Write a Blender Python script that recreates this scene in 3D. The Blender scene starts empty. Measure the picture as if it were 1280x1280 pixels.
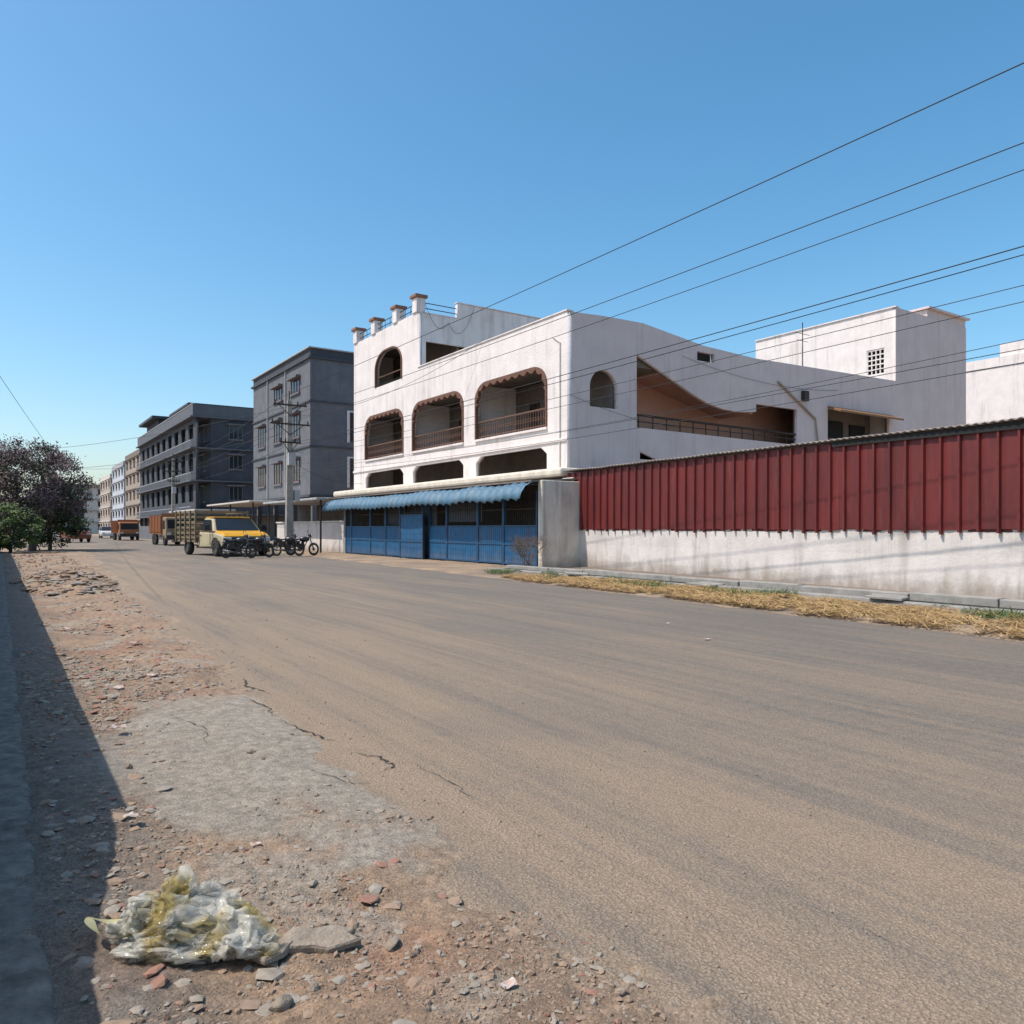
import bpy, bmesh, math, random
from mathutils import Vector, Matrix, noise, Quaternion
random.seed(7)
R=random.random
def U(a,b): return a+(b-a)*random.random()
scn=bpy.context.scene
# ---------------------------------------------------------------- materials
def new_mat(name):
    m=bpy.data.materials.new(name); m.use_nodes=True
    nt=m.node_tree; b=nt.nodes['Principled BSDF']; return m,nt,b
def nz(nt,scale,detail=4,rough=.6,stretch=(1,1,1),coord='Object'):
    tc=nt.nodes.new('ShaderNodeTexCoord'); mp=nt.nodes.new('ShaderNodeMapping')
    mp.inputs['Scale'].default_value=stretch
    n=nt.nodes.new('ShaderNodeTexNoise'); n.inputs['Scale'].default_value=scale
    n.inputs['Detail'].default_value=detail; n.inputs['Roughness'].default_value=rough
    nt.links.new(tc.outputs[coord],mp.inputs['Vector']); nt.links.new(mp.outputs[0],n.inputs['Vector'])
    return n.outputs['Fac']
def ramp(nt,fac,p0,p1,c0=(0,0,0,1),c1=(1,1,1,1)):
    r=nt.nodes.new('ShaderNodeValToRGB'); e=r.color_ramp.elements
    e[0].position=p0; e[1].position=p1; e[0].color=c0; e[1].color=c1
    nt.links.new(fac,r.inputs[0]); return r.outputs[0]
def mix(nt,fac,a,b,mode='MIX'):
    x=nt.nodes.new('ShaderNodeMix'); x.data_type='RGBA'; x.blend_type=mode
    if isinstance(fac,(int,float)): x.inputs[0].default_value=fac
    else: nt.links.new(fac,x.inputs[0])
    for v,i in ((a,6),(b,7)):
        if isinstance(v,tuple): x.inputs[i].default_value=(v[0],v[1],v[2],1)
        else: nt.links.new(v,x.inputs[i])
    return x.outputs[2]
def math_(nt,op,a,b=0.0,c=None):
    x=nt.nodes.new('ShaderNodeMath'); x.operation=op
    for v,i in ((a,0),(b,1),(c,2)):
        if v is None: continue
        if isinstance(v,(int,float)): x.inputs[i].default_value=v
        else: nt.links.new(v,x.inputs[i])
    return x.outputs[0]
def bump(nt,b,fac,strength,dist=.02):
    k=nt.nodes.new('ShaderNodeBump'); k.inputs['Strength'].default_value=strength; k.inputs['Distance'].default_value=dist
    nt.links.new(fac,k.inputs['Height']); nt.links.new(k.outputs[0],b.inputs['Normal'])
def simple(name,c,c2=None,scale=3,rough=.8,bs=25,bst=.25,bd=.01,metal=0,stretch=(1,1,1),dirt=None,dirt_amt=.5,streak=False,grime=0):
    m,nt,b=new_mat(name)
    c2=c2 or tuple(v*.78 for v in c)
    f=ramp(nt,nz(nt,scale,5,.62,stretch),.35,.7)
    col=mix(nt,f,c,c2)
    if dirt:
        st=(1.6,1.6,.13) if streak else (1,1,1)
        d=ramp(nt,nz(nt,1.3,6,.7,st),.50,.76)
        d2=ramp(nt,nz(nt,.35,3),.32,.62)
        col=mix(nt,math_(nt,'MULTIPLY',math_(nt,'MULTIPLY',d,d2),dirt_amt),col,dirt)
    if grime:
        tc=nt.nodes.new('ShaderNodeTexCoord'); sp=nt.nodes.new('ShaderNodeSeparateXYZ'); nt.links.new(tc.outputs['Object'],sp.inputs[0])
        h=math_(nt,'ADD',sp.outputs[2],math_(nt,'MULTIPLY',nz(nt,2.2,6,.7,(1,1,.4)),-1.5))
        g=ramp(nt,math_(nt,'ADD',h,.9),.15,.75,(1,1,1,1),(0,0,0,1)); col=mix(nt,math_(nt,'MULTIPLY',g,grime),col,(.24,.18,.13))
    nt.links.new(col,b.inputs['Base Color'])
    b.inputs['Roughness'].default_value=rough; b.inputs['Metallic'].default_value=metal
    if bst: bump(nt,b,nz(nt,bs,4),bst,bd)
    return m
WHITE=simple('white_plaster',(.77,.70,.665),(.68,.615,.58),1.2,.85,9,.6,.035,dirt=(.34,.29,.25),dirt_amt=.85,streak=True)
SHADEW=simple('pinkish_shade_plaster',(.64,.545,.52),(.57,.48,.46),.8,.85,9,.55,.03,dirt=(.36,.28,.25),dirt_amt=.8,streak=True)  # white plaster toned darker and pinker: side-wall shade put into the colour
WHITE2=simple('white_wall_dirty',(.66,.60,.555),(.53,.48,.44),1.1,.9,10,.6,.02,dirt=(.22,.175,.14),dirt_amt=1.0,streak=True,grime=.7)
CREAM=simple('cream_beam',(.72,.64,.52),(.56,.49,.40),2,.85,20,.3,dirt=(.2,.17,.13),streak=True)
PEACH=simple('peach_plaster',(.60,.34,.25),(.52,.29,.22),1,.9)
BROWN=simple('brown_trim',(.17,.075,.045),(.10,.05,.03),5,.7)
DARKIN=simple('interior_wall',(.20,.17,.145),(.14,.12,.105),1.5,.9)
GREY=simple('grey_paint',(.145,.148,.16),(.11,.112,.123),1,.85,14,.3,dirt=(.05,.05,.05),streak=True)
DGREY=simple('dark_grey_paint',(.065,.069,.082),(.045,.049,.06),.6,.85,14,.2,dirt=(.035,.035,.035),streak=True)
LGREY=simple('light_grey_trim',(.40,.40,.41),(.31,.31,.32),1.5,.85)
TAN=simple('tan_paint',(.38,.30,.24),(.28,.23,.18),1,.85,dirt=(.12,.1,.08),streak=True)
PALE=simple('pale_paint',(.62,.56,.50),(.52,.47,.42),.6,.85,dirt=(.25,.2,.17),streak=True)
CONC=simple('old_concrete',(.34,.315,.28),(.23,.21,.185),3,.9,30,.6,.01,dirt=(.1,.09,.07),dirt_amt=.8)
CONCD=simple('kerb_concrete',(.29,.25,.205),(.11,.095,.08),9,.95,45,1,.02,dirt=(.07,.06,.05),dirt_amt=.9)
DARK=simple('dark_void',(.012,.012,.012),(.02,.02,.02),3,.9,bst=0)
IRON=simple('iron',(.03,.028,.026),(.06,.04,.03),8,.6,metal=.4)
def glassmat():
    m,nt,b=new_mat('window_glass'); b.inputs['Base Color'].default_value=(.02,.025,.03,1); b.inputs['Roughness'].default_value=.12
    bump(nt,b,nz(nt,1.5,2),.1,.02); return m
GLASS=glassmat()
WFRAME=simple('maroon_frame',(.13,.03,.03),(.09,.02,.02),4,.6)
BLUE=simple('blue_gate_paint',(.010,.115,.25),(.01,.075,.175),2.5,.55,18,.2,dirt=(.10,.06,.04),dirt_amt=1.0,streak=True,grime=.35)
BLUEA=simple('blue_awning_sheet',(.06,.14,.21),(.10,.18,.24),2,.6,18,.1,dirt=(.2,.19,.16),dirt_amt=.8)
ROOFS=simple('roof_sheet',(.22,.185,.16),(.14,.115,.10),2,.7)
TYRE=simple('tyre',(.02,.02,.02),(.035,.032,.03),10,.85)
CHROME=simple('bright_metal',(.35,.35,.35),(.2,.2,.2),10,.35,metal=.9,bst=0)
def paint(name,c,rough=.35): return simple(name,c,tuple(v*.8 for v in c),4,rough,60,.03,dirt=(.2,.16,.12),dirt_amt=.5)
YEL=paint('yellow_paint',(.72,.36,.015)); CREAMP=paint('cream_paint',(.50,.42,.27)); ORG=paint('orange_paint',(.36,.13,.045),.6)
BLK=paint('black_paint',(.018,.018,.02),.3); REDP=paint('red_paint',(.22,.03,.02)); WHP=paint('white_paint',(.7,.7,.68))
LAMP=paint('lamp_lens',(.6,.6,.6),.1)
WOODC=simple('cargo_boards',(.20,.12,.07),(.12,.07,.045),4,.85)
def redmat():
    m,nt,b=new_mat('red_sheet')
    f=nz(nt,1.2,5,.65,(1,1,.3)); col=mix(nt,ramp(nt,f,.35,.7),(.145,.014,.012),(.085,.010,.009))
    f2=ramp(nt,nz(nt,3,6,.7,(1.5,1.5,.2)),.56,.8); col=mix(nt,math_(nt,'MULTIPLY',f2,.5),col,(.20,.08,.06))
    f3=ramp(nt,nz(nt,6,4,.7,(1.2,1.2,.1)),.55,.72); col=mix(nt,math_(nt,'MULTIPLY',f3,.6),col,(.045,.011,.011))
    nt.links.new(col,b.inputs['Base Color']); b.inputs['Roughness'].default_value=.55
    bump(nt,b,nz(nt,5,3),.3,.02); return m
REDS=redmat()
# ---------------------------------------------------------------- mesh builder
class MB:
    def __init__(s): s.v=[]; s.f=[]
    def box(s,x0,x1,y0,y1,z0,z1):
        n=len(s.v)
        s.v+=[(x0,y0,z0),(x1,y0,z0),(x1,y1,z0),(x0,y1,z0),(x0,y0,z1),(x1,y0,z1),(x1,y1,z1),(x0,y1,z1)]
        s.f+=[tuple(n+i for i in q) for q in ((0,3,2,1),(4,5,6,7),(0,1,5,4),(1,2,6,5),(2,3,7,6),(3,0,4,7))]; return s
    def tube(s,p0,p1,r0,r1=None,n=8,cap=True):
        r1=r0 if r1 is None else r1
        p0=Vector(p0);p1=Vector(p1);d=(p1-p0).normalized()
        a=d.orthogonal().normalized(); b=d.cross(a); k=len(s.v)
        for p,r in ((p0,r0),(p1,r1)):
            for i in range(n):
                t=2*math.pi*i/n; s.v.append(tuple(p+a*math.cos(t)*r+b*math.sin(t)*r))
        for i in range(n): s.f.append((k+i,k+(i+1)%n,k+n+(i+1)%n,k+n+i))
        if cap: s.f.append(tuple(k+i for i in reversed(range(n)))); s.f.append(tuple(k+n+i for i in range(n)))
        return s
    def torus(s,c,R_,r,axis='y',n=20,m=8):
        k=len(s.v)
        for i in range(n):
            t=2*math.pi*i/n
            for j in range(m):
                q=2*math.pi*j/m; rr=R_+r*math.cos(q); h=r*math.sin(q)
                a,b=rr*math.cos(t),rr*math.sin(t)
                s.v.append((c[0]+a,c[1]+h,c[2]+b) if axis=='y' else (c[0]+h,c[1]+a,c[2]+b))
        for i in range(n):
            for j in range(m): s.f.append((k+i*m+j,k+i*m+(j+1)%m,k+((i+1)%n)*m+(j+1)%m,k+((i+1)%n)*m+j))
        return s
    def prism(s,pts,a0,a1,axis='x',taper=None):
        k=len(s.v); n=len(pts)
        for a in (a0,a1):
            for (p,q) in pts:
                s.v.append((a,p,q) if axis=='x' else (p,a,q) if axis=='y' else (p,q,a))
        for i in range(n): s.f.append((k+i,k+(i+1)%n,k+n+(i+1)%n,k+n+i))
        s.f.append(tuple(k+i for i in range(n))); s.f.append(tuple(k+n+i for i in reversed(range(n)))); return s
    def ell(s,c,r,n=12,m=8):
        k=len(s.v)
        for i in range(m+1):
            p=math.pi*i/m
            for j in range(n):
                t=2*math.pi*j/n
                s.v.append((c[0]+r[0]*math.sin(p)*math.cos(t),c[1]+r[1]*math.sin(p)*math.sin(t),c[2]+r[2]*math.cos(p)))
        for i in range(m):
            for j in range(n): s.f.append((k+i*n+j,k+(i+1)*n+j,k+(i+1)*n+(j+1)%n,k+i*n+(j+1)%n))
        return s
    def obj(s,name,mat,parent=None,smooth=False,bevel=0,recalc=True):
        me=bpy.data.meshes.new(name); me.from_pydata([tuple(v) for v in s.v],[],s.f); me.update()
        if recalc:
            bm=bmesh.new(); bm.from_mesh(me); bmesh.ops.recalc_face_normals(bm,faces=bm.faces); bm.to_mesh(me); bm.free()
        if smooth: me.polygons.foreach_set('use_smooth',[True]*len(me.polygons))
        me.materials.append(mat); return link(name,me,parent,bevel)
def link(name,me,parent=None,bevel=0):
    o=bpy.data.objects.new(name,me); scn.collection.objects.link(o)
    if bevel:
        b=o.modifiers.new('bev','BEVEL'); b.width=bevel; b.segments=2; b.limit_method='ANGLE'
    if parent:
        o.parent=parent; o.matrix_parent_inverse=Matrix.Translation(-parent.location)
    return o
def empty(name,loc=(0,0,0)):
    e=bpy.data.objects.new(name,None); e.location=loc; e.empty_display_size=.5; scn.collection.objects.link(e); return e
def panel(name,outer,holes,th,plane,at,mat,parent,bevel=0):
    cu=bpy.data.curves.new('tmp','CURVE'); cu.dimensions='2D'; cu.fill_mode='BOTH'; cu.extrude=th/2
    for pts in [outer]+holes:
        sp=cu.splines.new('POLY'); sp.points.add(len(pts)-1)
        for p,q in zip(sp.points,pts): p.co=(q[0],q[1],0,1)
        sp.use_cyclic_u=True
    o=bpy.data.objects.new('tmp',cu); scn.collection.objects.link(o)
    dg=bpy.context.evaluated_depsgraph_get(); dg.update()
    me=bpy.data.meshes.new_from_object(o.evaluated_get(dg)); bpy.data.objects.remove(o); bpy.data.curves.remove(cu)
    for v in me.vertices:
        a,b,c=v.co
        v.co=(at+th/2+c,a,b) if plane=='x' else (a,at+th/2+c,b)
    bm=bmesh.new(); bm.from_mesh(me); bmesh.ops.remove_doubles(bm,verts=bm.verts,dist=1e-4); bmesh.ops.recalc_face_normals(bm,faces=bm.faces); bm.to_mesh(me); bm.free()
    me.materials.clear(); me.materials.append(mat); me.name=name
    return link(name,me,parent)
def rect(a0,a1,b0,b1): return [(a0,b0),(a1,b0),(a1,b1),(a0,b1)]
def arch(a0,a1,b0,b1,rx,rz,n=8):
    p=[(a0,b0),(a1,b0)]
    for i in range(n+1):
        t=math.pi/2*i/n; p.append((a1-rx+rx*math.cos(t),b1-rz+rz*math.sin(t)))
    for i in range(n+1):
        t=math.pi/2*(1+i/n); p.append((a0+rx+rx*math.cos(t),b1-rz+rz*math.sin(t)))
    return p
# ---------------------------------------------------------------- terrain
def fn(x,y,s,o=0): return noise.noise(Vector((x*s+o,y*s-o,o*.7)))
def sm(a,b,x):
    t=max(0,min(1,(x-a)/(b-a))); return t*t*(3-2*t)
def xe(y): return 2.15+max(0,y-5)*.056+.30*fn(0,y,.55,3)+.12*fn(0,y,2.3,9)
def greyp(x,y):
    d=((x-1.55)/1.05)**2+((y-5.9)/2.1)**2
    return sm(1.45,.55,d+.75*fn(x,y,1.7,5)+.5*fn(x,y,5,2)+.25*fn(x,y,14,6))
def hL(x,y):
    e=sm(xe(y)-.7,xe(y)+.6,x); g=greyp(x,y)
    h=.045+(.035*fn(x,y,1.1,1)+.018*fn(x,y,3.7,2))*(1-.6*g)+(.016*fn(x,y,11,3)+.010*fn(x,y,30,4))*(1-.65*g)
    h+=.05*sm(.9,.2,x)
    hd=((x-1.6)/1.3)**2+((y-26)/5.0)**2
    h+=.28*max(0,1-hd)*(1+.8*fn(x,y,1.5,6))
    return h-.12*e
def lerp(a,b,t): return tuple(a[i]+(b[i]-a[i])*t for i in range(3))
def grid(name,ys,nx,xa,xb,hf,cf,mat):
    V=[];F=[];C=[]
    for y in ys:
        a,b=xa(y),xb(y)
        for i in range(nx):
            x=a+(b-a)*i/(nx-1); V.append((x,y,hf(x,y))); C.append(cf(x,y))
    for j in range(len(ys)-1):
        for i in range(nx-1):
            k=j*nx+i; F.append((k,k+1,k+nx+1,k+nx))
    me=bpy.data.meshes.new(name); me.from_pydata(V,[],F); me.update()
    at=me.color_attributes.new('Col','FLOAT_COLOR','POINT')
    at.data.foreach_set('color',[q for c in C for q in (c[0],c[1],c[2],1)])
    me.polygons.foreach_set('use_smooth',[True]*len(me.polygons)); me.materials.append(mat)
    return link(name,me)
def soilmat(name):
    m,nt,b=new_mat(name); a=nt.nodes.new('ShaderNodeAttribute'); a.attribute_name='Col'
    n1=ramp(nt,nz(nt,14,6,.7),.3,.72,(.6,.6,.6,1),(1.4,1.37,1.34,1))
    col=mix(nt,1.0,a.outputs['Color'],n1,'MULTIPLY')
    n2=ramp(nt,nz(nt,85,3,.7),.35,.68,(.55,.53,.51,1),(1.35,1.35,1.35,1))
    col=mix(nt,.85,col,n2,'MULTIPLY')
    v=nt.nodes.new('ShaderNodeTexVoronoi'); v.inputs['Scale'].default_value=38
    tc=nt.nodes.new('ShaderNodeTexCoord'); nt.links.new(tc.outputs['Object'],v.inputs['Vector'])
    peb=ramp(nt,v.outputs['Distance'],.10,.22,(1,1,1,1),(0,0,0,1))
    sel=ramp(nt,nz(nt,9,3),.50,.58)
    col=mix(nt,math_(nt,'MULTIPLY',math_(nt,'MULTIPLY',peb,sel),.55),col,(.38,.32,.26))
    nt.links.new(col,b.inputs['Base Color']); b.inputs['Roughness'].default_value=.95
    h=math_(nt,'ADD',nz(nt,60,5,.75),math_(nt,'MULTIPLY',peb,.5))
    bump(nt,b,h,.9,.016); return m
SOIL=soilmat('soil')
def cL(x,y):
    n=fn(x,y,.9,7)+.5*fn(x,y,3.1,8)
    c=lerp((.34,.235,.155),(.25,.175,.12),sm(-.4,.5,n))
    c=lerp(c,(.33,.175,.11),.5*sm(.1,.5,fn(x,y,1.6,21)))
    c=lerp(c,(.33,.295,.24),.85*greyp(x,y))
    c=lerp(c,(.34,.30,.245),.7*sm(.05,.5,fn(x,y,2.2,31)+.3*fn(x,y,7,3)))
    c=lerp(c,(.38,.29,.20),.85*sm(xe(y)-.6,xe(y)+.1,x)*(1-greyp(x,y)))
    c=lerp(c,(.17,.15,.13),.7*sm(.85,.45,x))  # shadow strip beside the wall painted into the soil colour, greyer and darker
    return c
ys=[];y=-1.0
while y<62:
    ys.append(y); y+= .02 if 1.5<y<6.5 else (.04 if y<13 else .25)
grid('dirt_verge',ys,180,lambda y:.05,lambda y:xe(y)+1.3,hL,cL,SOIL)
def xr(y): return 12.55+.075*(y-5)+.25*fn(5,y,.4)+.1*fn(2,y,1.7)
def hR(x,y): return .04+.02*fn(x,y,1.3,3)+.012*fn(x,y,5,4)-.09*sm(xr(y)+.5,xr(y)-.5,x)
def cR(x,y):
    c=lerp((.35,.255,.165),(.25,.185,.135),sm(-.4,.4,fn(x,y,.7,4)))
    return lerp(c,(.16,.14,.12),.6*sm(15.2,16,x)*(1 if y<26 else 0))
ys=[-8+.14*i for i in range(int(75/.14))]
grid('roadside_soil',ys,75,lambda y:xr(y)-1,lambda y:22.2,hR,cR,SOIL)
def roadmat():
    m,nt,b=new_mat('dusty_asphalt')
    tc=nt.nodes.new('ShaderNodeTexCoord'); sp=nt.nodes.new('ShaderNodeSeparateXYZ'); nt.links.new(tc.outputs['Object'],sp.inputs[0])
    x=sp.outputs[0]
    big=nz(nt,.4,4,.6,(1,.35,1)); streak=nz(nt,1.5,6,.7,(1,.05,1)); st2=nz(nt,7,4,.7,(1,.03,1)); fine=nz(nt,120,2,.7); mid=nz(nt,9,6,.75)
    mr=nt.nodes.new('ShaderNodeMapRange'); nt.links.new(x,mr.inputs[0])
    mr.inputs[1].default_value=2.0; mr.inputs[2].default_value=11.0; mr.inputs[3].default_value=.9; mr.inputs[4].default_value=.18
    def add(d,n,k): return math_(nt,'ADD',d,math_(nt,'MULTIPLY',math_(nt,'SUBTRACT',n,.5),k))
    d=add(mr.outputs[0],big,1.6); d=add(d,streak,2.4); d=add(d,st2,1.6); d=add(d,mid,.7)
    dc=nt.nodes.new('ShaderNodeClamp'); nt.links.new(d,dc.inputs[0])
    asp=mix(nt,ramp(nt,mid,.3,.7),(.170,.146,.120),(.232,.200,.165))
    col=mix(nt,dc.outputs[0],asp,(.345,.258,.180))
    mr2=nt.nodes.new('ShaderNodeMapRange'); nt.links.new(x,mr2.inputs[0])
    mr2.inputs[1].default_value=5.2; mr2.inputs[2].default_value=2.2; mr2.inputs[3].default_value=0; mr2.inputs[4].default_value=.75
    s2=math_(nt,'MULTIPLY',mr2.outputs[0],ramp(nt,streak,.42,.60)); col=mix(nt,s2,col,(.40,.295,.20))
    v=nt.nodes.new('ShaderNodeTexVoronoi'); v.inputs['Scale'].default_value=55; nt.links.new(tc.outputs['Object'],v.inputs['Vector'])
    agg=ramp(nt,v.outputs['Distance'],.0,.6,(1.14,1.14,1.14,1),(.66,.65,.64,1))
    col=mix(nt,.8,col,agg,'MULTIPLY')
    col=mix(nt,.9,col,ramp(nt,fine,.3,.7,(.56,.55,.54,1),(1.45,1.45,1.45,1)),'MULTIPLY')
    blot=ramp(nt,nz(nt,2.3,5,.7),.57,.74); col=mix(nt,math_(nt,'MULTIPLY',blot,.35),col,(.14,.115,.095))
    pt=ramp(nt,nz(nt,.28,3,.5,(1,.5,1)),.56,.60); col=mix(nt,math_(nt,'MULTIPLY',pt,.22),col,(.14,.122,.105))
    nt.links.new(col,b.inputs['Base Color']); b.inputs['Roughness'].default_value=.9
    h=math_(nt,'ADD',fine,math_(nt,'MULTIPLY',v.outputs['Distance'],-.8)); h=math_(nt,'ADD',h,mid)
    bump(nt,b,h,.9,.012); return m
ROAD=roadmat()
me=MB(); n=60
for j in range(n+1):
    yy=-12+j*(340/n)
    me.v+=[(1.0,yy,0),(9,yy,0.0),(17.5 if yy<70 else 17,yy,0)]
for j in range(n):
    k=j*3; me.f+=[(k,k+1,k+4,k+3),(k+1,k+2,k+5,k+4)]
me.obj('road',ROAD,recalc=False)
GRD=simple('ground_dust',(.31,.23,.16),(.23,.17,.12),.4,.95,30,.5,.02)
MB().box(-1500,1500,-1500,2500,-.6,-.05).obj('ground',GRD)
def kerb():
    V=[];F=[]
    prof=[(-.3,.12),(-.05,.118),(.03,.12),(.10,.115),(.14,.105),(.158,.07),(.165,-.04)]
    ysk=[];y=-3
    while y<62: ysk.append(y); y+=.03 if y<8 else .2
    for y in ysk:
        for i,(px,pz) in enumerate(prof):
            V.append((px+(.025*fn(px,y,1.1,3)+.016*fn(px,y,6,3)+.010*fn(px,y,22,3) if i else 0),y,pz+.012*fn(px,y,4,5)+.010*fn(px*3,y,17,5)+.005*fn(px*3,y,45,1)))
    P_=len(prof)
    for j in range(len(ysk)-1):
        for i in range(P_-1):
            k=j*P_+i; F.append((k,k+1,k+P_+1,k+P_))
    m=MB(); m.v=V; m.f=F; m.obj('pavement_kerb',CONCD,smooth=True,recalc=False)
kerb()
w=empty('compound_wall',(-.5,20,0))
MB().prism([(-6,-.05),(64,-.05),(64,1.70),(4.9,1.70),(4.4,1.6),(3.9,1.42),(3.3,1.27),(-6,1.18)],-.62,-.42).obj('masonry',WHITE2,w)
MB().box(-.66,-.38,5.2,64,1.703,1.77).obj('coping',CONC,w)
# rubble
def rock(mb,c,s,flat=.6):
    k=len(mb.v); t=(1+5**.5)/2
    base=[(-1,t,0),(1,t,0),(-1,-t,0),(1,-t,0),(0,-1,t),(0,1,t),(0,-1,-t),(0,1,-t),(t,0,-1),(t,0,1),(-t,0,-1),(-t,0,1)]
    F=[(0,11,5),(0,5,1),(0,1,7),(0,7,10),(0,10,11),(1,5,9),(5,11,4),(11,10,2),(10,7,6),(7,1,8),(3,9,4),(3,4,2),(3,2,6),(3,6,8),(3,8,9),(4,9,5),(2,4,11),(6,2,10),(8,6,7),(9,8,1)]
    q=Quaternion((U(-1,1),U(-1,1),U(-1,1)),U(0,6.28)) if flat>.5 else Quaternion((0,0,1),U(0,6.28))@Quaternion((1,0,0),U(-.25,.25))
    sx,sy,sz=U(.6,1.2),U(.5,1),U(.4,.8)
    if flat<=.5: sz=U(.15,.35)
    for b in base:
        v=Vector(b)/1.9*U(.62,1.15); v=Vector((v.x*sx,v.y*sy,v.z*sz)); v=q@v
        mb.v.append((c[0]+v.x*s,c[1]+v.y*s,c[2]+v.z*s))
    mb.f+=[tuple(k+i for i in f) for f in F]
RK1=simple('rubble_grey',(.33,.285,.23),(.225,.19,.15),20,.95,60,.6,.005)
RK2=simple('rubble_brick',(.31,.165,.115),(.25,.135,.10),20,.95,60,.6,.005)
RK3=simple('rubble_soil',(.32,.225,.155),(.235,.165,.12),20,.95,60,.6,.005)
rk=[MB(),MB(),MB()]
def scat(n,xa,xb,ya,yb,s0,s1,w,flat=.6,clump=None):
    for i in range(n):
        for _ in range(20):
            y=ya+(yb-ya)*R(); x=U(xa,xb)
            if greyp(x,y)>.5 and R()>.08: continue
            if x>xe(y)-.05 and R()>.05: continue
            if clump is not None and fn(x,y,1.8,11)<clump: continue
            break
        else: continue
        s=s0*(s1/s0)**(R()**2.6)
        t=random.choices([0,1,2],w)[0]
        rock(rk[t],(x,y,hL(x,y)+s*.05),s,flat if R()<.6 else .4)
scat(7500,.2,2.4,1.4,5,.004,.022,(3,.4,6),clump=-.1)
scat(170,.2,2.2,1.6,5,.025,.06,(5,.5,4),.4)
scat(2600,.2,2.4,5,10,.007,.035,(4,1.2,5),clump=0)
scat(560,.2,.95,2,12,.02,.08,(6,.5,3),.4)
scat(560,.7,1.8,7.6,11.2,.02,.08,(5,3,4),.4)
scat(1300,.5,2.6,9,26,.02,.08,(5,1.2,4),.4,clump=-.05)
scat(500,.2,3.2,26,55,.05,.16,(5,1,5),clump=.05)
scat(320,1.3,2.3,2.0,4.2,.008,.024,(1,.8,6),clump=.1)
for i in range(420):
    a=U(0,6.28); r=R()**.6; x=1.6+1.3*r*math.cos(a); y=26+5*r*math.sin(a); s=U(.05,.2)
    rock(rk[random.choice([0,2,2])],(x,y,hL(x,y)+.02),s,.4)
for i in range(420):
    y=1.5+20*R()**1.5; x=xe(y)+3.0*R()**2.6+.05; rock(rk[random.choice([0,2])],(x,y,.003),U(.003,.011)*(1+y*.05))
e=empty('rubble',(1.2,5,0))
rk[0].obj('cement_bits',RK1,e); rk[1].obj('brick_bits',RK2,e); rk[2].obj('soil_clods',RK3,e)
def slabrock(name,c,pts,h,mat,rz=0,tilt=.1):
    mb=MB(); n=len(pts)
    q=Quaternion((0,0,1),rz)@Quaternion((1,.3,0),tilt)
    for z,k in ((0,1),(h*.7,1.0),(h,.93)):
        for p in pts:
            v=q@Vector((p[0]*k,p[1]*k,z+.004*U(-1,1))); mb.v.append((c[0]+v.x,c[1]+v.y,c[2]+v.z))
    for L in range(2):
        for i in range(n): mb.f.append((L*n+i,L*n+(i+1)%n,(L+1)*n+(i+1)%n,(L+1)*n+i))
    mb.f.append(tuple(2*n+i for i in range(n)))
    return mb.obj(name,mat)
RKS=simple('stone_chunk',(.33,.27,.205),(.20,.16,.125),12,.95,50,1,.012)
slabrock('cement_slab',(1.06,2.93,.055),[(-.17,-.03),(-.11,-.07),(-.02,-.06),(.04,-.075),(.12,-.04),(.16,-.02),(.11,.02),(.13,.05),(.03,.07),(-.04,.045),(-.12,.06)],.028,RKS,-.5,.14)
slabrock('cement_slab',(.88,2.96,.055),[(-.08,-.05),(-.01,-.07),(.06,-.05),(.1,0),(.04,.07),(-.03,.05),(-.08,.04)],.022,RKS,.4,-.12)
for nm,c,s in (('stone',(.80,2.60,.06),.05),('stone',(.93,2.63,.06),.04),('stone',(1.30,2.78,.045),.045),('brick_fragment',(1.36,3.15,.05),.07),('stone',(1.85,2.05,.03),.035)):
    mb=MB(); rock(mb,c,s,.4 if 'brick' in nm else .6); o=mb.obj(nm,RK2 if 'brick' in nm else RKS,bevel=.006)
LIT=simple('litter_wrapper',(.55,.50,.45),(.40,.20,.12),25,.5)
def scrap(name,c,s,mat):
    bm=bmesh.new(); bmesh.ops.create_grid(bm,x_segments=9,y_segments=9,size=s)
    for v in bm.verts:
        p=v.co.copy(); v.co=Vector((c[0]+p.x+.3*s*fn(p.x,p.y,9/s*.1,c[0]),c[1]+p.y*.7,c[2]+s*.35*(1+fn(p.x+c[0],p.y,2.2/s*.6,5))))
    me=bpy.data.meshes.new(name); bm.to_mesh(me); bm.free(); me.materials.append(mat); return link(name,me)
for c,s in (((1.52,2.28,.045),.030),((1.1,4.0,.06),.025),((1.4,9.2,.06),.05),((1.0,8.7,.06),.06),((1.3,10.4,.06),.05),((1.6,12,.05),.07),((8.9,7.9,.003),.05),((9.8,9.6,.003),.04),((.9,14,.08),.08),((1.5,18,.07),.1),((.8,6.8,.1),.05),((.6,4.6,.12),.04)): scrap('litter_scrap',c,s,LIT)
CRK=simple('crack_shadow',(.03,.025,.02),(.05,.04,.03),20,.95,bst=0)
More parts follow.
